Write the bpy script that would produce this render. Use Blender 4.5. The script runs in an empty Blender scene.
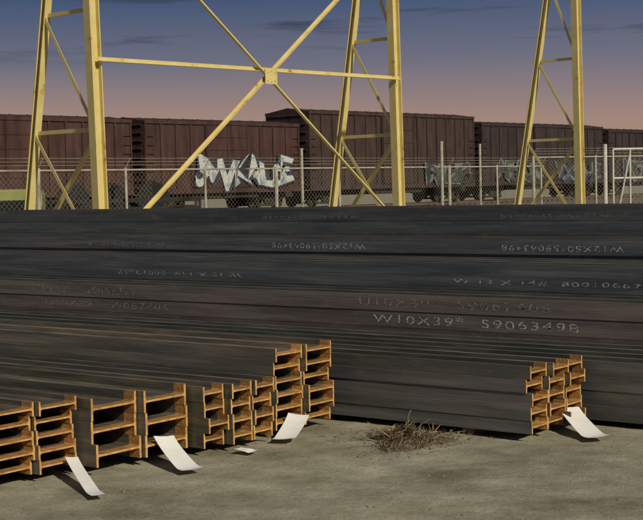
import bpy, bmesh, math, random
from mathutils import Vector, Matrix, noise
random.seed(7)
scene=bpy.context.scene
scene.view_settings.view_transform='Standard'
scene.view_settings.look='None'
scene.view_settings.exposure=0

# ---------------------------------------------------------------- helpers
def link(o,parent=None):
    scene.collection.objects.link(o)
    if parent: o.parent=parent
    return o
def empty(name,loc=(0,0,0),rz=0):
    o=bpy.data.objects.new(name,None); o.location=loc; o.rotation_euler=(0,0,rz); o.empty_display_size=.3
    return link(o)
def obj_from_bm(name,bm,mats,parent=None,smooth=False):
    me=bpy.data.meshes.new(name); bm.to_mesh(me); bm.free()
    for m in mats: me.materials.append(m)
    if smooth:
        for p in me.polygons: p.use_smooth=True
    return link(bpy.data.objects.new(name,me),parent)
def add_box(bm,x0,x1,y0,y1,z0,z1,mat=0):
    vs=[bm.verts.new(p) for p in [(x0,y0,z0),(x1,y0,z0),(x1,y1,z0),(x0,y1,z0),(x0,y0,z1),(x1,y0,z1),(x1,y1,z1),(x0,y1,z1)]]
    for f in [(0,3,2,1),(4,5,6,7),(0,1,5,4),(1,2,6,5),(2,3,7,6),(3,0,4,7)]:
        fc=bm.faces.new([vs[i] for i in f]); fc.material_index=mat
def frame_for(d,up=Vector((0,0,1))):
    d=d.normalized()
    if abs(d.dot(up))>.98: up=Vector((0,1,0))
    s=d.cross(up).normalized(); t=s.cross(d).normalized()
    return s,t
def add_profile(bm,a,b,prof,side=None,mat=0):
    a=Vector(a);b=Vector(b);d=(b-a)
    if side is None: s,t=frame_for(d)
    else:
        s=Vector(side); s=(s-d.normalized()*s.dot(d.normalized())).normalized(); t=s.cross(d).normalized()
    r0=[bm.verts.new(a+s*p[0]+t*p[1]) for p in prof]
    r1=[bm.verts.new(b+s*p[0]+t*p[1]) for p in prof]
    n=len(prof)
    for i in range(n):
        j=(i+1)%n
        f=bm.faces.new((r0[i],r0[j],r1[j],r1[i])); f.material_index=mat
    bm.faces.new(r0[::-1]).material_index=mat
    bm.faces.new(r1).material_index=mat
def circ(r,n=10): return [(r*math.cos(2*math.pi*i/n),r*math.sin(2*math.pi*i/n)) for i in range(n)]
def Hprof(w,h,t):
    a=w/2;b=h/2;c=t/2
    return [(-a,-b),(a,-b),(a,-b+t),(c,-b+t),(c,b-t),(a,b-t),(a,b),(-a,b),(-a,b-t),(-c,b-t),(-c,-b+t),(-a,-b+t)]
def Lprof(w,t): return [(0,0),(w,0),(w,t),(t,t),(t,w),(0,w)]

# ---------------------------------------------------------------- materials
def mat_base(name):
    m=bpy.data.materials.new(name); m.use_nodes=True
    nt=m.node_tree; b=nt.nodes['Principled BSDF']
    return m,nt,b
def N(nt,t,**k):
    n=nt.nodes.new(t)
    for a,v in k.items(): setattr(n,a,v)
    return n
def ramp(nt,stops):
    r=N(nt,'ShaderNodeValToRGB'); cr=r.color_ramp
    while len(cr.elements)<len(stops): cr.elements.new(.5)
    for e,(p,c) in zip(cr.elements,stops):
        e.position=p; e.color=(c[0],c[1],c[2],1)
    return r
def noisy(name,stops,scale=(1,1,1),nscale=3,detail=4,rough=.7,bump=.1,metal=0,spec=.4,tint=False,bscale=None,rough_n=.6,bdist=.02,patch=None):
    m,nt,b=mat_base(name)
    tc=N(nt,'ShaderNodeTexCoord'); mp=N(nt,'ShaderNodeMapping'); mp.inputs['Scale'].default_value=scale
    nt.links.new(tc.outputs['Object'],mp.inputs[0])
    n=N(nt,'ShaderNodeTexNoise'); n.inputs['Scale'].default_value=nscale; n.inputs['Detail'].default_value=detail; n.inputs['Roughness'].default_value=rough_n
    nt.links.new(mp.outputs[0],n.inputs[0])
    r=ramp(nt,stops); nt.links.new(n.outputs[0],r.inputs[0])
    col=r.outputs[0]
    if tint:
        at=N(nt,'ShaderNodeAttribute'); at.attribute_name='tint'
        mx=N(nt,'ShaderNodeMix',data_type='RGBA',blend_type='MULTIPLY'); mx.inputs[0].default_value=1
        nt.links.new(col,mx.inputs[6]); nt.links.new(at.outputs['Color'],mx.inputs[7]); col=mx.outputs[2]
    if patch:   # scattered dust / light rust scabs
        n3=N(nt,'ShaderNodeTexNoise'); n3.inputs['Scale'].default_value=9; n3.inputs['Detail'].default_value=5; n3.inputs['Roughness'].default_value=.7
        mp3=N(nt,'ShaderNodeMapping'); mp3.inputs['Scale'].default_value=(.5,1,1.4); nt.links.new(tc.outputs['Object'],mp3.inputs[0]); nt.links.new(mp3.outputs[0],n3.inputs[0])
        r3=ramp(nt,[(.54,(0,0,0)),(.70,(.75,.75,.75))]); nt.links.new(n3.outputs[0],r3.inputs[0])
        m3=N(nt,'ShaderNodeMix',data_type='RGBA'); nt.links.new(r3.outputs[0],m3.inputs[0]); nt.links.new(col,m3.inputs[6]); m3.inputs[7].default_value=(*patch,1); col=m3.outputs[2]
    nt.links.new(col,b.inputs['Base Color'])
    b.inputs['Roughness'].default_value=rough; b.inputs['Metallic'].default_value=metal
    b.inputs['Specular IOR Level'].default_value=spec
    if bump:
        n2=N(nt,'ShaderNodeTexNoise'); n2.inputs['Scale'].default_value=bscale or nscale*4; n2.inputs['Detail'].default_value=1
        nt.links.new(mp.outputs[0],n2.inputs[0])
        bp=N(nt,'ShaderNodeBump'); bp.inputs['Strength'].default_value=bump; bp.inputs['Distance'].default_value=bdist
        nt.links.new(n2.outputs[0],bp.inputs['Height']); nt.links.new(bp.outputs[0],b.inputs['Normal'])
    return m
S=(.35,1.5,6)
kw=dict(scale=S,nscale=2.2,rough=.38,bump=.10,tint=True,spec=.75,detail=4)
scale_blue=noisy('mill_scale_blue_grey',[(.3,(.034,.045,.055)),(.5,(.066,.078,.088)),(.72,(.125,.132,.132))],patch=(.13,.115,.10),**kw)
scale_grey=noisy('mill_scale_grey',[(.3,(.045,.052,.057)),(.5,(.084,.089,.090)),(.72,(.15,.146,.135))],patch=(.15,.125,.10),**kw)
scale_brown=noisy('mill_scale_brown',[(.3,(.082,.070,.066)),(.5,(.138,.113,.103)),(.72,(.21,.168,.148))],patch=(.22,.15,.115),**kw)
scale_green=noisy('mill_scale_olive',[(.3,(.048,.052,.047)),(.5,(.092,.092,.078)),(.72,(.18,.16,.125))],patch=(.18,.13,.08),**kw)
rust_in=noisy('rusty_web_steel',[(.3,(.055,.052,.044)),(.55,(.115,.10,.078)),(.75,(.21,.165,.115))],scale=(.5,5,5),nscale=3,rough=.5,bump=.12,tint=True)
dark_in=noisy('dull_web_steel',[(.3,(.04,.042,.042)),(.55,(.08,.080,.075)),(.75,(.14,.13,.11))],scale=(.5,5,5),nscale=3,rough=.5,bump=.12,tint=True)
near_in=noisy('lit_orange_rust_web',[(.3,(.22,.115,.035)),(.55,(.38,.205,.065)),(.75,(.50,.29,.10))],scale=(2,3,3),nscale=5,rough=.8,bump=.2,tint=True)  # orange rust by the cut ends, colour also brightened to lift inner shade
rust_end=noisy('orange_rust_cut_end',[(.3,(.34,.17,.05)),(.5,(.56,.31,.10)),(.72,(.72,.45,.18))],nscale=18,rough=.8,bump=.2)
lit_edge=noisy('lit_flange_edge',[(.35,(.11,.105,.09)),(.6,(.27,.245,.20)),(.75,(.44,.40,.30))],scale=(.6,2,2),nscale=3,rough=.4,bump=0,tint=True)  # edge highlight painted on the flange tips as a lighter colour
timber=noisy('weathered_timber',[(.3,(.07,.055,.04)),(.7,(.2,.16,.11))],scale=(1,6,6),nscale=5,rough=.9,bump=.4)
yellow=noisy('yellow_paint',[(.29,(.30,.19,.06)),(.38,(.62,.50,.19)),(.7,(.70,.60,.28))],nscale=2.6,detail=6,rough=.45,bump=.06)
galv=noisy('galvanised_steel',[(.3,(.30,.28,.23)),(.7,(.50,.47,.39))],nscale=6,rough=.5,bump=0)
gatew=noisy('pale_gate_paint',[(.3,(.48,.47,.42)),(.7,(.64,.62,.56))],nscale=6,rough=.5,bump=0)
wirem=noisy('fence_wire',[(.3,(.20,.18,.15)),(.7,(.30,.27,.22))],nscale=6,rough=.5,bump=0)
paper=noisy('white_paper_tag',[(.3,(.80,.80,.79)),(.7,(.88,.88,.88))],nscale=12,rough=.8,bump=.05)
darksteel=noisy('black_underframe',[(.3,(.015,.013,.012)),(.7,(.04,.035,.03))],nscale=5,rough=.8,bump=.2)
ballast=noisy('track_ballast',[(.35,(.05,.045,.04)),(.65,(.16,.14,.12))],nscale=14,rough=.95,bump=.6,bdist=.05)
railm=noisy('rail_steel',[(.3,(.08,.05,.035)),(.7,(.16,.1,.07))],nscale=8,rough=.6,bump=.1)
grass_m=noisy('dry_grass_straw',[(.3,(.13,.095,.055)),(.5,(.26,.20,.12)),(.7,(.38,.30,.19))],nscale=25,rough=.9,bump=0)
soilm=noisy('dark_soil',[(.3,(.10,.085,.06)),(.7,(.21,.17,.12))],nscale=30,rough=.95,bump=.6)
stone=noisy('gravel_stone',[(.3,(.14,.13,.10)),(.7,(.30,.28,.22))],nscale=9,rough=.9,bump=0)
hillm=noisy('dry_hill',[(.3,(.03,.028,.03)),(.7,(.06,.055,.055))],nscale=.02,rough=1,bump=0)
truckpaint=noisy('yellow_green_truck_paint',[(.3,(.24,.26,.09)),(.7,(.36,.38,.15))],nscale=2,rough=.35,bump=0)
rubber=noisy('tyre_rubber',[(.3,(.012,.012,.012)),(.7,(.03,.03,.03))],nscale=5,rough=.9,bump=.1)
glass=noisy('dark_window_glass',[(.3,(.01,.012,.015)),(.7,(.02,.022,.025))],nscale=1,rough=.1,bump=0)

def marking(name,c,base,amt,sc=(1,1,1),ns=38,w=.07):
    m,nt,b=mat_base(name)
    b.inputs['Roughness'].default_value=.7
    tc=N(nt,'ShaderNodeTexCoord'); mp=N(nt,'ShaderNodeMapping'); mp.inputs['Scale'].default_value=sc
    n=N(nt,'ShaderNodeTexNoise'); n.inputs['Scale'].default_value=ns; n.inputs['Detail'].default_value=2
    nt.links.new(tc.outputs['Object'],mp.inputs[0]); nt.links.new(mp.outputs[0],n.inputs[0])
    r=ramp(nt,[(amt-w,base),(amt+w,c)]); nt.links.new(n.outputs[0],r.inputs[0])
    nt.links.new(r.outputs[0],b.inputs['Base Color'])
    return m
mark_hi=marking('chalk_white_stencil',(.62,.59,.53),(.16,.135,.12),.47,ns=45)
mark_mid=marking('chalk_stencil_on_grey',(.48,.49,.47),(.11,.12,.125),.47,ns=45)
mark_lo=marking('faded_stencil',(.34,.30,.26),(.14,.118,.105),.50)
mark_lo2=marking('faded_stencil_on_grey',(.25,.26,.26),(.072,.082,.09),.50)
graf_w=marking('silver_white_spray_paint',(.52,.54,.53),(.28,.33,.38),.42,ns=2.6)
graf_k=marking('dark_blue_spray_paint',(.03,.045,.08),(.02,.028,.045),.45,ns=3)
graf_b=marking('pale_spray_paint',(.15,.17,.17),(.06,.07,.075),.45,ns=2)
graf_g=marking('dull_dark_spray_paint',(.04,.048,.042),(.03,.032,.034),.45,ns=2)

def boxcar_mat(name,c):
    d=tuple(x*.55 for x in c); l=tuple(x*1.35+.005 for x in c)
    return noisy(name,[(.3,d),(.5,c),(.72,l)],scale=(1.5,1.5,.35),nscale=1.6,rough=.75,bump=.08)
bc1=boxcar_mat('oxide_red_paint',(.058,.027,.023))
bc2=boxcar_mat('oxide_brown_paint',(.048,.028,.025))
bc3=boxcar_mat('dark_oxide_paint',(.036,.024,.024))

# ---------------------------------------------------------------- ground
def ground_mat():
    m,nt,b=mat_base('compacted_dusty_ground')
    tc=N(nt,'ShaderNodeTexCoord')
    def nz(s,d=6,r=.6,sc=(1,1,1)):
        mp=N(nt,'ShaderNodeMapping'); mp.inputs['Scale'].default_value=sc; mp.inputs['Rotation'].default_value=(0,0,.5)
        nt.links.new(tc.outputs['Object'],mp.inputs[0])
        n=N(nt,'ShaderNodeTexNoise'); n.inputs['Scale'].default_value=s; n.inputs['Detail'].default_value=d; n.inputs['Roughness'].default_value=r
        nt.links.new(mp.outputs[0],n.inputs[0]); return n
    a=nz(2.1,8,.68); r1=ramp(nt,[(.32,(.26,.238,.17)),(.5,(.36,.34,.255)),(.66,(.47,.445,.345))]); nt.links.new(a.outputs[0],r1.inputs[0])
    c=nz(.8,6,.68,(1,1.5,1)); r2=ramp(nt,[(.34,(.62,.61,.58)),(.56,(1,1,1))]); nt.links.new(c.outputs[0],r2.inputs[0])
    mx=N(nt,'ShaderNodeMix',data_type='RGBA',blend_type='MULTIPLY'); mx.inputs[0].default_value=1
    nt.links.new(r1.outputs[0],mx.inputs[6]); nt.links.new(r2.outputs[0],mx.inputs[7])
    f=nz(70,2,.7); r3=ramp(nt,[(.33,(.62,.61,.57)),(.48,(1,1,1))]); nt.links.new(f.outputs[0],r3.inputs[0])
    mx2=N(nt,'ShaderNodeMix',data_type='RGBA',blend_type='MULTIPLY'); mx2.inputs[0].default_value=1
    nt.links.new(mx.outputs[2],mx2.inputs[6]); nt.links.new(r3.outputs[0],mx2.inputs[7])
    nt.links.new(mx2.outputs[2],b.inputs['Base Color'])
    b.inputs['Roughness'].default_value=.95; b.inputs['Specular IOR Level'].default_value=.15
    g=nz(16,5,.7)
    bp=N(nt,'ShaderNodeBump'); bp.inputs['Strength'].default_value=.45; bp.inputs['Distance'].default_value=.022
    nt.links.new(g.outputs[0],bp.inputs['Height'])
    nt.links.new(bp.outputs[0],b.inputs['Normal'])
    return m
def gz(x,y):
    return .016*noise.noise(Vector((x*1.1,y*1.1,0)))+.006*noise.noise(Vector((x*4,y*4,3)))+.004*noise.noise(Vector((x*11,y*11,3)))-.008
def coords(c,fine,R,step):
    l=[]; v=-fine
    while v<=fine+1e-6: l.append(v); v+=step
    d=step; e=fine
    while e<R:
        d*=1.25; e+=d; l.append(e); l.insert(0,-e)
    return [c+q for q in l]
bm=bmesh.new()
xs=coords(0,4,1500,.05); ys=coords(9.5,3.0,1500,.05)
grid=[[bm.verts.new((x,y,gz(x,y) if (abs(x)<6 and abs(y-9.5)<6) else -.008)) for x in xs] for y in ys]
for j in range(len(ys)-1):
    for i in range(len(xs)-1):
        bm.faces.new((grid[j][i],grid[j][i+1],grid[j+1][i+1],grid[j+1][i]))
obj_from_bm('ground',bm,[ground_mat()],smooth=True)

# hills far off
bm=bmesh.new(); prev=None
for i in range(121):
    a=2*math.pi*i/120; R=1100
    h=10+9*noise.noise(Vector((math.cos(a)*4,math.sin(a)*4,1)))+4*noise.noise(Vector((math.cos(a)*14,math.sin(a)*14,1)))
    p=(math.cos(a)*R,math.sin(a)*R,-3); q=(math.cos(a)*(R+120),math.sin(a)*(R+120),max(h,3)); w=(math.cos(a)*(R+300),math.sin(a)*(R+300),-3)
    c=[bm.verts.new(k) for k in (p,q,w)]
    if prev:
        bm.faces.new((prev[0],c[0],c[1],prev[1])); bm.faces.new((prev[1],c[1],c[2],prev[2]))
    prev=c
obj_from_bm('hills',bm,[hillm])

# ---------------------------------------------------------------- steel beam stacks
ROT=-math.radians(37.9)
ROWV={}
def hpts(W,h,tf,tw,r):
    m=h/2; a=m-tw/2; c=m+tw/2
    return [(0,0),(tf,0),(tf,a-r),(tf+r,a),(W-tf-r,a),(W-tf,a-r),(W-tf,0),(W,0),(W,h),(W-tf,h),(W-tf,c+r),(W-tf-r,c),(tf+r,c),(tf,c+r),(tf,h),(0,h)]
def stack(u_end,v0,z0,cols,rows,W,h,L,mats,tf=.015,tw=.011,jit=.03,offs=None,colrows=None,bearers=True,vj=.004,tr=(.74,1.26)):
    root=empty('steel_beam_stack',(0,0,0),ROT)
    ROWV[root]=[]
    bm=bmesh.new(); lay=bm.faces.layers.float_color.new('tint')
    for c in range(cols):
        nr=colrows[c] if colrows else rows
        off=offs[c] if offs else 0
        for r in range(nr):
            t=random.uniform(*tr); tint=(t*random.uniform(.95,1.07),t,t*random.uniform(.92,1.07),1)
            ue=u_end+off+random.uniform(-jit,jit)
            vv=v0+c*(W+.010)+random.uniform(-vj,vj)
            zz=z0+r*(h+.0025)
            if c==0: ROWV[root].append((zz,zz+h,vv))
            prof=hpts(W,h,tf,tw,.009)
            n=len(prof); rings=[]
            us=[0,.10,.28]+[L*k/5 for k in range(1,6)]; ph=random.uniform(0,6)
            for s,d in enumerate(us):
                dv=0 if c==0 else .003*math.sin(ph+d*.5)
                rings.append([bm.verts.new((ue-d,vv+p[0]+dv,zz+p[1])) for p in prof])
            for s in range(len(us)-1):
                for i in range(n):
                    j=(i+1)%n
                    f=bm.faces.new((rings[s][i],rings[s+1][i],rings[s+1][j],rings[s][j]))
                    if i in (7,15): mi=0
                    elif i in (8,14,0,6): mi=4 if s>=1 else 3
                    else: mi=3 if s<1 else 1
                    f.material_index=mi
                    f[lay]=tint
            f=bm.faces.new(rings[0]); f.material_index=2; f[lay]=tint
            f=bm.faces.new(rings[-1][::-1]); f.material_index=2; f[lay]=tint
    bmesh.ops.recalc_face_normals(bm,faces=bm.faces)
    obj_from_bm('beams',bm,mats,root)
    if bearers:
        bb=bmesh.new()
        u=u_end-.55
        while u>u_end-L:
            add_box(bb,u-.05,u+.05,v0+.03,v0+cols*(W+.008)-.02,-.03,z0-.001)
            u-=2.6
        bmesh.ops.bevel(bb,geom=bb.edges[:],offset=.004,segments=1,affect='EDGES')
        obj_from_bm('timber_bearers',bb,[timber],root)
    return root
def text(root,s,u0,u1,v,zc,h,mat,flip=False,name='painted_marking',offset=-.004,depth=.0015,space=1.15,warp=0):
    if v is None:
        v=[q[2] for q in ROWV[root] if q[0]<=zc<=q[1]][0]
    cu=bpy.data.curves.new('t','FONT'); cu.body=s; cu.size=1; cu.offset=offset; cu.resolution_u=3
    cu.space_character=space
    o=bpy.data.objects.new('t',cu); scene.collection.objects.link(o)
    dg=bpy.context.evaluated_depsgraph_get()
    me=bpy.data.meshes.new_from_object(o.evaluated_get(dg))
    bpy.data.objects.remove(o)
    xs=[q.co.x for q in me.vertices]; ys=[q.co.y for q in me.vertices]
    x0,x1,y0,y1=min(xs),max(xs),min(ys),max(ys)
    for q in me.vertices:
        a=(q.co.x-x0)/(x1-x0); b=(q.co.y-y0)/(y1-y0)-.5
        if flip: a=1-a; b=-b
        if warp:
            sc=1+warp*math.sin(a*23+1); b2=b*sc+.5*warp*math.sin(a*15); a2=a+warp*.14*math.sin(b*7+a*11); a,b=a2,b2
        q.co=Vector((u0+(u1-u0)*a, v-depth, zc+b*h+(0 if warp else .003*math.sin(a*17)+.003*math.sin(a*61))))
    me.materials.clear(); me.materials.append(mat)
    t=bpy.data.objects.new(name,me); link(t,root); return t

blue=[scale_blue,dark_in,rust_end,near_in,lit_edge]; grey=[scale_grey,dark_in,rust_end,near_in,lit_edge]
brown=[scale_brown,dark_in,rust_end,near_in,lit_edge]; olive=[scale_green,rust_in,rust_end,near_in,lit_edge]
stack(-7.08,5.33,.05,3,5,.325,.094,9,olive,offs=[0,.0,.03])
stack(-6.91,6.36,.05,2,3,.42,.152,9,olive,tf=.019,tw=.014,offs=[0,.04])
stack(-6.70,7.24,.05,3,4,.215,.108,9,olive,offs=[0,.02,.05])
stack(-6.76,8.06,.05,2,6,.32,.102,11,olive,offs=[0,.05],colrows=[6,6])
B=stack(-5.04,8.895,.05,3,5,.245,.098,12,grey,offs=[0,.03,.05],vj=.006)
C=stack(-2.6,9.76,.04,4,4,.26,.112,18,grey,offs=[0,.05,-.04,.02],vj=.006)
D=stack(-2.4,11.0,.04,3,5,.29,.157,18,brown,vj=.009)
E=stack(-2.6,12.0,.04,3,8,.30,.128,18,blue,vj=.010)
F=stack(-2.3,13.0,.04,3,8,.31,.151,18,blue,vj=.010)
G=stack(-2.5,14.05,.04,5,10,.31,.153,18,blue,vj=.010)
for z,u0,u1,mt in [(.597,-7.94,-5.73,mark_hi),(.76,-8.1,-6.0,mark_lo),(.44,-7.9,-5.8,mark_lo),(.76,-12.9,-11.2,mark_lo),(.60,-12.7,-10.7,mark_lo),(.44,-12.6,-10.9,mark_lo)]:
    text(D,random.choice(['U10X39*  59067406','U10X39*  59063498']) if mt is mark_lo else 'W10X39*  59063498',u0,u1,None,z,.08,mt,offset=-.008 if mt is mark_hi else -.012)
text(E,'W 12 X 14#  80010667',-7.65,-5.6,None,.895,.048,mark_mid,offset=-.006)
text(E,'W 12 X 14#  80010667',-12.5,-10.5,None,.895,.048,mark_mid,flip=True,offset=-.006)
for u0,u1 in [(-14.1,-12.65),(-10.87,-9.47),(-7.67,-6.25)]:
    text(F,'W12X50*59063498',u0,u1,None,1.18,.065,mark_lo2 if u0<-12 else mark_mid,flip=True,offset=-.006)
for u0,u1 in [(-11.9,-10.3),(-8.3,-6.9)]:
    text(G,'W12X50*59063498',u0,u1,None,1.49,.04,mark_lo2,flip=True)

# ---------------------------------------------------------------- paper tags
def tag(a,b,w,curl=.05,name='paper_tag'):
    a=Vector(a); b=Vector(b); d=b-a; s=Vector((-d.y,d.x,0)).normalized()
    bm=bmesh.new(); rows=[]
    n=14
    for i in range(n+1):
        t=i/n
        p=a+d*t
        z=a.z*(1-t)**2+ b.z + curl*(math.sin(t*math.pi)**2)*.25 + (curl*(t-.8)*2 if t>.8 else 0)
        tw=.25*(t-.5)
        rows.append([bm.verts.new((p.x+s.x*w*k,p.y+s.y*w*k,z+.012+tw*k*w*.6+.15*w*k*k)) for k in (-.5,-.17,.17,.5)])
    for i in range(n):
        for k in range(3): bm.faces.new((rows[i][k],rows[i][k+1],rows[i+1][k+1],rows[i+1][k]))
    return obj_from_bm(name,bm,[paper],smooth=True)
tag((-1.69,9.22,.12),(-1.40,8.50,.0),.085)
tag((-1.13,9.70,.16),(-.88,9.22,.0),.15)
tag((-.63,9.93,.02),(-.50,9.86,.0),.10,.03)
tag((-.20,10.62,.14),(-.33,10.25,.0),.17)
tag((1.86,10.62,.15),(1.98,10.05,.0),.17)

# ---------------------------------------------------------------- dry weed clump
bm=bmesh.new()
cx,cy=.60,10.2
for i in range(3000):
    r=abs(random.gauss(0,.5)); a=random.uniform(0,2*math.pi)
    lob=1+.35*math.sin(3*a+1)+.2*math.sin(5*a)
    x=cx+r*.36*lob*math.cos(a); y=cy+r*.40*lob*math.sin(a)
    hh=max(0,.12*(1-r*.9))
    z=gz(x,y)+random.uniform(0,hh)+.004
    az=random.uniform(0,math.pi*2); el=random.gauss(.1,.35); l=random.uniform(.02,.09)
    d=Vector((math.cos(az)*math.cos(el),math.sin(az)*math.cos(el),math.sin(el)))*l
    s=d.cross(Vector((random.random(),random.random(),1))).normalized()*random.uniform(.0012,.004)
    p=Vector((x,y,z)); m=p+d*.5+Vector((0,0,random.uniform(-.01,.015))); e=p+d
    for q in (m,e): q.z=max(q.z,gz(q.x,q.y)+.003)
    v=[bm.verts.new(k) for k in (p-s,p+s,m+s,m-s,e)]
    bm.faces.new((v[0],v[1],v[2],v[3])); bm.faces.new((v[3],v[2],v[4]))
for (x,y,dx,dy,dz) in [(.60,10.2,.01,.03,.16),(.62,10.22,.09,0,.11),(.5,10.2,-.14,.02,.1),(.74,10.15,.16,-.05,.06),(.4,10.1,-.12,-.08,.05)]:
    a=Vector((x,y,.02)); b=a+Vector((dx,dy,dz)); c=b+Vector((dx*.5+.02,dy,dz*.3))
    add_profile(bm,a,b,circ(.004,5)); add_profile(bm,b,c,circ(.0025,5))
g=obj_from_bm('dry_weed_pile',bm,[grass_m])
bm=bmesh.new()
rings=[]
for k in range(8):
    rr=k/7; ring=[]
    for i in range(28):
        a=2*math.pi*i/28; lob=1+.3*math.sin(3*a+1)
        x=cx+rr*.30*lob*math.cos(a); y=cy+rr*.30*lob*math.sin(a)
        ring.append(bm.verts.new((x,y,gz(x,y)+.06*(1-rr**1.5)-.006*rr+.014*noise.noise(Vector((x*14,y*14,0)))*(1-rr))))
    rings.append(ring)
for k in range(7):
    for i in range(28): 
        j=(i+1)%28; bm.faces.new((rings[k][i],rings[k+1][i],rings[k+1][j],rings[k][j]))
obj_from_bm('soil_core',bm,[soilm],parent=g,smooth=True)

# gravel
bm=bmesh.new()
for i in range(900):
    x=random.uniform(-2.6,3.2); y=random.uniform(7.2,11.3)
    r=random.choice([.0025,.003,.004,.004,.005,.009])*random.uniform(.7,1.3)
    M=Matrix.Translation((x,y,gz(x,y)+r*.2))@Matrix.Rotation(random.uniform(0,6),4,'Z')@Matrix.Diagonal((r*random.uniform(.8,1.6),r,r*.6,1))
    bmesh.ops.create_icosphere(bm,subdivisions=1,radius=1,matrix=M)
obj_from_bm('gravel',bm,[stone])

# ---------------------------------------------------------------- steel trestle towers
td=Vector((.68,.733,0)).normalized(); tp=Vector((-td.y,td.x,0))
feet=[Vector((-4.68,30,0)),Vector((2.12,37.4,0)),Vector((8.35,44.9,0))]
Htop=12.5
def on(a,b,z):
    t=(z-a.z)/(b.z-a.z); return a+(b-a)*t
for k,f in enumerate(feet):
    root=empty('steel_lattice_tower',f)
    bm=bmesh.new()
    O=Vector((0,0,0))
    top=Vector((0,0,Htop))-td*.25
    wb=2.9 if k==0 else 2.65
    fp=tp*wb; tt=tp*.12+Vector((0,0,Htop))-td*.25
    add_profile(bm,O,top,Hprof(.22,.26,.025),side=tp)
    add_profile(bm,fp,tt,Hprof(.17,.17,.02),side=td)
    zs=[.3,3.15,5.7,8.2,10.6]
    for i,z in enumerate(zs):
        add_profile(bm,on(O,top,z),on(fp,tt,z),Lprof(.085,.014))
        if i<len(zs)-1:
            add_profile(bm,on(O,top,zs[i])-td*.07,on(fp,tt,zs[i+1])-td*.07,Lprof(.085,.012))
            if i==0: add_profile(bm,on(O,top,zs[i+1])+td*.07,on(fp,tt,zs[i])+td*.07,Lprof(.085,.012))
    for q in (O,fp):
        add_box(bm,q.x-.28,q.x+.28,q.y-.28,q.y+.28,-.02,.04)
    obj_from_bm('tower_steelwork',bm,[yellow],root)
    if k==0:
        bm=bmesh.new()
        b0=feet[1]-f
        top2=b0+Vector((0,0,Htop))-td*.25
        A=lambda z: on(O,top,z); Bq=lambda z: on(b0,top2,z)
        off=tp*-.14
        add_profile(bm,A(4.62)+off,Bq(4.62)+off,Lprof(.095,.014))
        lo,hi=.55,8.35
        add_profile(bm,A(lo)+off*1.05,Bq(hi)+off*1.05,Lprof(.085,.014))
        add_profile(bm,A(hi)+off*1.5,Bq(lo)+off*1.5,Lprof(.085,.014))
        q=(A(4.5)+Bq(4.5))*.5+off*2.1+td*.05; s=.2
        vs=[q+td*u+Vector((0,0,w)) for (u,w) in [(-s,-s*.9),(s,-s*.9),(s,s*.9),(-s,s*.9)]]
        fr=[bm.verts.new(v) for v in vs]; bk=[bm.verts.new(v+tp*.015) for v in vs]
        bm.faces.new(fr); bm.faces.new(bk[::-1])
        for i in range(4): bm.faces.new((fr[i],bk[i],bk[(i+1)%4],fr[(i+1)%4]))
        for (u,w) in [(-.12,-.1),(0,-.13),(.12,-.1),(-.12,.1),(0,.13),(.12,.1)]:
            p=q+td*u+Vector((0,0,w)); add_profile(bm,p-tp*.02,p+tp*.002,circ(.016,6))
        bmesh.ops.recalc_face_normals(bm,faces=bm.faces)
        obj_from_bm('cross_bracing',bm,[yellow],root)

# ---------------------------------------------------------------- railway
tk=Vector((.66,.75,0)).normalized(); ang=math.atan2(tk.y,tk.x)
T0=Vector((-.8,75,0))
track=empty('railway_track',T0,ang)
bm=bmesh.new()
sec=[(-2.2,-.02),(-1.1,.5),(5.0,.5),(6.2,-.02)]
add=[[bm.verts.new((x,y,z)) for y,z in sec] for x in (-120,200)]
for i in range(3): bm.faces.new((add[0][i],add[1][i],add[1][i+1],add[0][i+1]))
obj_from_bm('ballast_bed',bm,[ballast],track)
bm=bmesh.new()
for y in (.82,2.28): 
    add_box(bm,-120,200,y-.035,y+.035,.62,.70); add_box(bm,-120,200,y-.07,y+.07,.56,.62)
obj_from_bm('rails',bm,[railm],track)
bm=bmesh.new()
for i in range(260):
    x=-70+i*.6; add_box(bm,x-.12,x+.12,.25,2.85,.42,.56)
obj_from_bm('sleepers',bm,[timber],track)

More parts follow.
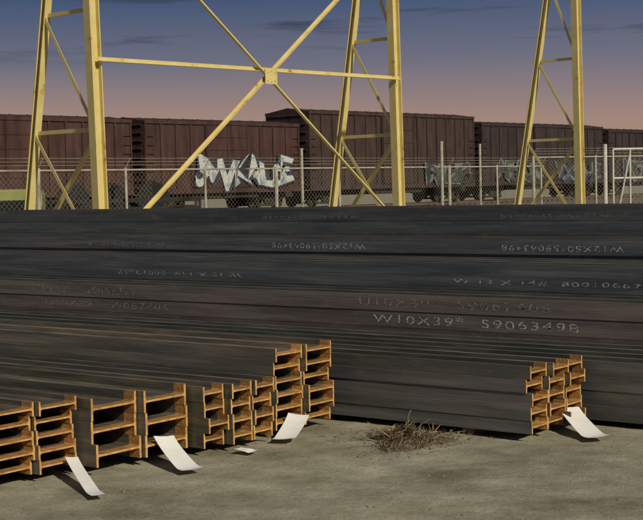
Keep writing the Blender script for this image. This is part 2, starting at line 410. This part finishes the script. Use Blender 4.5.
def boxcar(s0,s1,ztop,mat,graf=()):
    root=empty('freight_boxcar',T0,ang)
    zb=1.72; W=3.1
    bm=bmesh.new()
    e=ztop-.22
    pr=[(0,zb),(W,zb),(W,e),(W*.5,ztop),(0,e)]
    r0=[bm.verts.new((s0,y,z)) for y,z in pr]; r1=[bm.verts.new((s1,y,z)) for y,z in pr]
    for i in range(5):
        j=(i+1)%5; bm.faces.new((r0[i],r1[i],r1[j],r0[j]))
    bm.faces.new(r0); bm.faces.new(r1[::-1])
    L=s1-s0; mid=(s0+s1)/2; dw=1.5
    n=int(L/.95)
    for side in (0,1):
        y0,y1=(-.06,.01) if side==0 else (W-.01,W+.06)
        for i in range(n+1):
            x=s0+.06+(L-.12)*i/n
            if abs(x-mid)<dw+.15: continue
            add_box(bm,x-.045,x+.045,y0,y1,zb+.13,e-.13)
        add_box(bm,s0-.02,s1+.02,y0*1.2 if side==0 else y0,y1 if side==0 else y1+.012,zb-.1,zb+.13)
        add_box(bm,s0-.02,s1+.02,y0*1.2 if side==0 else y0,y1 if side==0 else y1+.012,e-.13,e+.03)
        yy=(-.11,-.0) if side==0 else (W,W+.11)
        add_box(bm,mid-dw,mid+dw,yy[0],yy[1],zb+.16,e-.16)
        yo=(yy[0]-.04,yy[0]+.002) if side==0 else (yy[1]-.002,yy[1]+.04)
        for q in (-dw+.06,-.03,dw-.12): add_box(bm,mid+q,mid+q+.07,yo[0],yo[1],zb+.18,e-.18)
        for q in range(1,5): 
            z=zb+.16+(e-zb-.3)*q/5; add_box(bm,mid-dw+.14,mid+dw-.14,yo[0]+.012,yo[1]-.001,z,z+.06)
        for x in (s0+.12,s1-.55):
            for q in range(7):
                z=zb+.2+q*.42
                if z<e: add_box(bm,x,x+.42,-.16 if side==0 else W+.13,-.13 if side==0 else W+.16,z,z+.03)
    for i in range(n+1):
        x=s0+.05+(L-.1)*i/n
        for sgn in (0,1):
            ya,yb=(0,W*.5) if sgn==0 else (W,W*.5)
            add_profile(bm,(x,ya,e-.01),(x,yb,ztop-.01),circ(.03,4))
    for xe,sg in ((s0,-1),(s1,1)):
        for q in range(9):
            z=zb+.2+(e-zb-.4)*q/8
            add_profile(bm,(xe,.15,z),(xe,W-.15,z),circ(.06,6))
    bmesh.ops.recalc_face_normals(bm,faces=bm.faces)
    obj_from_bm('body',bm,[mat],root)
    bm=bmesh.new()
    add_box(bm,s0-.45,s1+.45,W/2-.2,W/2+.2,1.3,1.6)
    add_box(bm,mid-2.4,mid+2.4,.15,W-.15,1.35,1.63)
    for xe in (s0+1.9,s1-1.9):
        for wx in (xe-.86,xe+.86):
            for y in (.74,2.24):
                add_profile(bm,(wx,y,1.16),(wx,y+.12,1.16),circ(.46,20))
            add_profile(bm,(wx,.5,1.16),(wx,2.6,1.16),circ(.08,8))
        for y in (.45,2.5):
            add_box(bm,xe-1.15,xe+1.15,y,y+.14,1.25,1.42); add_box(bm,xe-.35,xe+.35,y-.005,y+.145,.92,1.249)
            add_box(bm,xe-.95,xe+.95,y+.002,y+.138,.86,.98)
        add_box(bm,xe-.25,xe+.25,.6,2.5,1.2,1.5)
    bmesh.ops.recalc_face_normals(bm,faces=bm.faces)
    obj_from_bm('underframe_and_bogies',bm,[darksteel],root)
    for gi,(s,a,b,zc,h,m,m2,o) in enumerate(graf):
        text(root,s,a-.12,b+.12,-.165,zc,h*1.1,m2,name='graffiti_outline',offset=.11,space=.8,warp=.2)
        text(root,s,a,b,-.18,zc,h,m,name='graffiti',offset=o,space=.8,warp=.2)
    return root
boxcar(-26.5,-12.1,5.35,bc1)
boxcar(-42,-27.4,5.3,bc2)
boxcar(-11.3,-.4,5.35,bc1,graf=[('SWKALcE',-8.1,-1.2,2.66,1.4,graf_w,graf_k,.04)])
boxcar(.4,15.7,6.08,bc2,graf=[('RkzB',10.6,15.2,2.4,1.1,graf_g,graf_b,.01)])
boxcar(16.5,31.3,5.7,bc3,graf=[('AEsRQK',18,23.2,2.5,1.4,graf_g,graf_b,.0),('VXSaHE',24.8,30.6,2.4,1.2,graf_b,graf_k,.0)])
boxcar(32.1,47,5.5,bc3,graf=[('NOKeS',34,40,2.5,1.3,graf_g,graf_b,.0)])
boxcar(47.8,63,5.5,bc2)

# ---------------------------------------------------------------- chain-link fence
def wire_bm(s0,s1,z0,z1,y,p=.16,r=.0028):
    bm=bmesh.new(); H=z1-z0
    x=s0-H
    while x<s1:
        for sg in (1,-1):
            a0,a1=(x,x+H)
            za,zb=(z0,z1) if sg==1 else (z1,z0)
            t0=max(0,(s0-a0)/H); t1=min(1,(s1-a0)/H)
            if t1-t0<.01: continue
            A=Vector((a0+H*t0,y,za+(zb-za)*t0)); B_=Vector((a0+H*t1,y,za+(zb-za)*t1))
            d=(B_-A).normalized(); s=Vector((-d.z,0,d.x))*r
            k=6
            for q in range(k):
                P=A+(B_-A)*q/k; Q=A+(B_-A)*(q+1)/k
                v=[bm.verts.new(w) for w in (P-s,P+s,Q+s,Q-s)]; bm.faces.new(v)
        x+=p
    return bm
def fence(p,d,s0,s1,H,step=3.0,barb=True):
    a=math.atan2(d.y,d.x); root=empty('chain_link_fence',p,a)
    bm=bmesh.new(); s=s0; i=0
    while s<=s1+.01:
        lean=random.uniform(-.03,.03)
        add_profile(bm,(s,0,-.05),(s+lean,0,H+.06),circ(.04 if i%3 else .06,8))
        if barb: add_profile(bm,(s+lean,0,H+.04),(s+lean,-.22,H+.32),circ(.015,5))
        s+=step; i+=1
    add_profile(bm,(s0,0,H),(s1,0,H),circ(.026,8))
    add_profile(bm,(s0,0,.1),(s1,0,.1),circ(.012,5))
    if barb:
        for q in (.33,.66,1): add_profile(bm,(s0,-.22*q,H+.04+.28*q),(s1,-.22*q,H+.04+.28*q),circ(.005,4))
    obj_from_bm('posts_and_rails',bm,[galv],root)
    obj_from_bm('wire_mesh',wire_bm(s0,s1,.1,H,.06),[wirem],root)
    return root
fence(Vector((0,46,0)),tk,-30,13.6,2.45,step=3.1)
fence(Vector((0,49,0)),Vector((.9,.44,0)).normalized(),9,33,2.75,step=2.9)
gr=empty('steel_yard_gate',(8.35,41.0,0),math.radians(12))
bm=bmesh.new()
add_profile(bm,(0,0,-.05),(0,0,2.9),circ(.06,12))
for z in (.3,1.9,2.75): add_profile(bm,(.25,0,z),(4.2,0,z),circ(.03,8))
for x in (.25,.78,2.2,4.2): add_profile(bm,(x,0,.3),(x,0,2.75),circ(.03,8))
add_profile(bm,(.25,-.04,.3),(.78,-.04,2.7),circ(.022,6))
add_profile(bm,(4.5,0,-.05),(4.5,0,2.9),circ(.06,12))
obj_from_bm('gate_frame',bm,[gatew],gr)
obj_from_bm('wire_mesh',wire_bm(.25,4.2,.3,2.7,.05),[wirem],gr)
for x,y,h in [(-.6,48,3.1),(4.1,47,3.2),(6.3,55,3.3)]:
    rt=empty('steel_pole',(x,y,0)); bm=bmesh.new()
    add_profile(bm,(0,0,-.05),(0,0,h),circ(.05,12)); add_profile(bm,(0,0,h),(0,0,h+.06),circ(.06,12)); add_box(bm,-.16,.16,-.16,.16,-.02,.03)
    obj_from_bm('pole_shaft',bm,[galv],rt)

# ---------------------------------------------------------------- parked flatbed truck behind the fence
tr=empty('flatbed_truck',(-9.05,40.5,0),math.radians(8))
bm=bmesh.new()
pc=[(-1.0,.55),(-1.0,1.15),(-.85,1.35),(-.45,1.90),(-.3,1.97),(.95,1.97),(1.05,1.88),(1.05,.55)]
a=[bm.verts.new((x,-.95,z)) for x,z in pc]; b=[bm.verts.new((x,.95,z)) for x,z in pc]
for i in range(len(pc)):
    j=(i+1)%len(pc); bm.faces.new((a[i],a[j],b[j],b[i]))
bm.faces.new(a); bm.faces.new(b[::-1])
bmesh.ops.recalc_face_normals(bm,faces=bm.faces)
bmesh.ops.bevel(bm,geom=bm.edges[:],offset=.06,segments=3,affect='EDGES')
obj_from_bm('cab',bm,[truckpaint],tr)
bm=bmesh.new()
for y in (-.957,.951):
    v=[bm.verts.new((x,y,z)) for x,z in [(-.68,1.22),(-.40,1.66),(.80,1.66),(.80,1.22)]]; f=bm.faces.new(v)
v=[bm.verts.new(q) for q in [(-.852,-.8,1.37),(-.852,.8,1.37),(-.52,.8,1.83),(-.52,-.8,1.83)]]; bm.faces.new(v)
obj_from_bm('windows',bm,[glass],tr)
bm=bmesh.new()
add_box(bm,1.15,5.6,-1.15,1.15,1.02,1.16); add_box(bm,.0,5.5,-.45,.45,.7,1.018)
for x in (1.2,2.3,3.4,4.5,5.5):
    for y in (-1.12,1.06): add_box(bm,x-.04,x+.04,y,y+.06,1.161,1.66)
for z in (1.28,1.52):
    for y in (-1.141,1.121): add_box(bm,1.2,5.5,y,y+.02,z,z+.11)
obj_from_bm('stake_bed',bm,[darksteel],tr)
bm=bmesh.new()
for x in (-.25,3.6,4.5):
    for y in (-.98,.74): add_profile(bm,(x,y,.45),(x,y+.24,.45),circ(.45,22))
for i,x in enumerate((1.9,2.95,4.2)):
    add_profile(bm,(x,-.5,1.64),(x,-.2,1.64),circ(.47,22))
bmesh.ops.recalc_face_normals(bm,faces=bm.faces)
obj_from_bm('tyres',bm,[rubber],tr)

# ---------------------------------------------------------------- world
w=bpy.data.worlds.new('World'); scene.world=w; w.use_nodes=True
nt=w.node_tree; bg=nt.nodes['Background']; bg.inputs[1].default_value=.94
tc=N(nt,'ShaderNodeTexCoord'); sp=N(nt,'ShaderNodeSeparateXYZ'); nt.links.new(tc.outputs['Generated'],sp.inputs[0])
mr=N(nt,'ShaderNodeMapRange'); mr.inputs['From Min'].default_value=0; mr.inputs['From Max'].default_value=.5
nt.links.new(sp.outputs['Z'],mr.inputs['Value'])
vr=N(nt,'ShaderNodeVectorRotate',rotation_type='Z_AXIS'); vr.inputs['Angle'].default_value=ROT
nt.links.new(tc.outputs['Generated'],vr.inputs['Vector'])
r=ramp(nt,[(0,(.46,.26,.16)),(.085,(.37,.25,.215)),(.125,(.27,.21,.225)),(.175,(.16,.165,.225)),(.26,(.062,.098,.19)),(.6,(.05,.075,.145)),(1,(.05,.072,.135))])
nt.links.new(mr.outputs[0],r.inputs[0])
sp2=N(nt,'ShaderNodeSeparateXYZ'); nt.links.new(vr.outputs[0],sp2.inputs[0])
ax=N(nt,'ShaderNodeMapRange'); ax.inputs['From Min'].default_value=.25; ax.inputs['From Max'].default_value=-.35; ax.inputs['To Max'].default_value=.55; nt.links.new(sp2.outputs['X'],ax.inputs['Value'])
gl=ramp(nt,[(0,(1,1,1)),(.10,(.7,.7,.7)),(.17,(0,0,0))]); nt.links.new(mr.outputs[0],gl.inputs[0])
gm=N(nt,'ShaderNodeMath',operation='MULTIPLY'); nt.links.new(ax.outputs[0],gm.inputs[0]); nt.links.new(gl.outputs[0],gm.inputs[1])
gmix=N(nt,'ShaderNodeMix',data_type='RGBA'); nt.links.new(gm.outputs[0],gmix.inputs[0]); nt.links.new(r.outputs[0],gmix.inputs[6]); gmix.inputs[7].default_value=(.47,.30,.19,1)
mp=N(nt,'ShaderNodeMapping'); mp.inputs['Scale'].default_value=(5,5,55); mp.inputs['Location'].default_value=(1.2,.3,.8)
nt.links.new(vr.outputs[0],mp.inputs[0])
n=N(nt,'ShaderNodeTexNoise'); n.inputs['Scale'].default_value=1.3; n.inputs['Detail'].default_value=5; n.inputs['Roughness'].default_value=.6
nt.links.new(mp.outputs[0],n.inputs[0])
cr=ramp(nt,[(.55,(0,0,0)),(.66,(1,1,1))]); nt.links.new(n.outputs[0],cr.inputs[0])
band=ramp(nt,[(.17,(0,0,0)),(.21,(.8,.8,.8)),(.27,(.8,.8,.8)),(.34,(0,0,0))]); nt.links.new(mr.outputs[0],band.inputs[0])
ml=N(nt,'ShaderNodeMath',operation='MULTIPLY'); nt.links.new(cr.outputs[0],ml.inputs[0]); nt.links.new(band.outputs[0],ml.inputs[1])
mx=N(nt,'ShaderNodeMix',data_type='RGBA'); nt.links.new(ml.outputs[0],mx.inputs[0]); nt.links.new(gmix.outputs[2],mx.inputs[6]); mx.inputs[7].default_value=(.045,.06,.10,1)
sky=N(nt,'ShaderNodeTexSky',sky_type='NISHITA'); sky.sun_disc=False; sky.sun_elevation=math.radians(1.0); sky.sun_rotation=math.radians(20)
ad=N(nt,'ShaderNodeMix',data_type='RGBA',blend_type='ADD'); ad.inputs[0].default_value=.003
nt.links.new(mx.outputs[2],ad.inputs[6]); nt.links.new(sky.outputs[0],ad.inputs[7])
nt.links.new(ad.outputs[2],bg.inputs[0])

yard_flood=bpy.data.lights.new('yard_flood','SUN'); yard_flood.energy=3.35; yard_flood.angle=math.radians(2.5); yard_flood.color=(1,.90,.69)  # one distant lamp added in place of the several yard floodlights
so=link(bpy.data.objects.new('yard_flood',yard_flood))
el=math.radians(33); L=Vector((.58*math.cos(el),-.815*math.cos(el),math.sin(el)))
so.rotation_euler=(L).to_track_quat('Z','Y').to_euler()

# ---------------------------------------------------------------- camera
cam=bpy.data.cameras.new('camera'); cam.sensor_width=36; cam.lens=78.4; cam.clip_end=4000; cam.clip_start=.1
co=link(bpy.data.objects.new('camera',cam))
co.matrix_world=Matrix.Translation((0,0,1.9))@Matrix.Rotation(math.radians(90-3.07),4,'X')@Matrix.Rotation(math.radians(-1.3),4,'Z')
scene.camera=co

# turn the whole site so the beams run along world X (keeps the ray-tracing tree tight)
bpy.context.view_layer.update()
R=Matrix.Rotation(-ROT,4,'Z')
for o in list(scene.objects):
    if o.parent is None: o.matrix_world=R@o.matrix_world
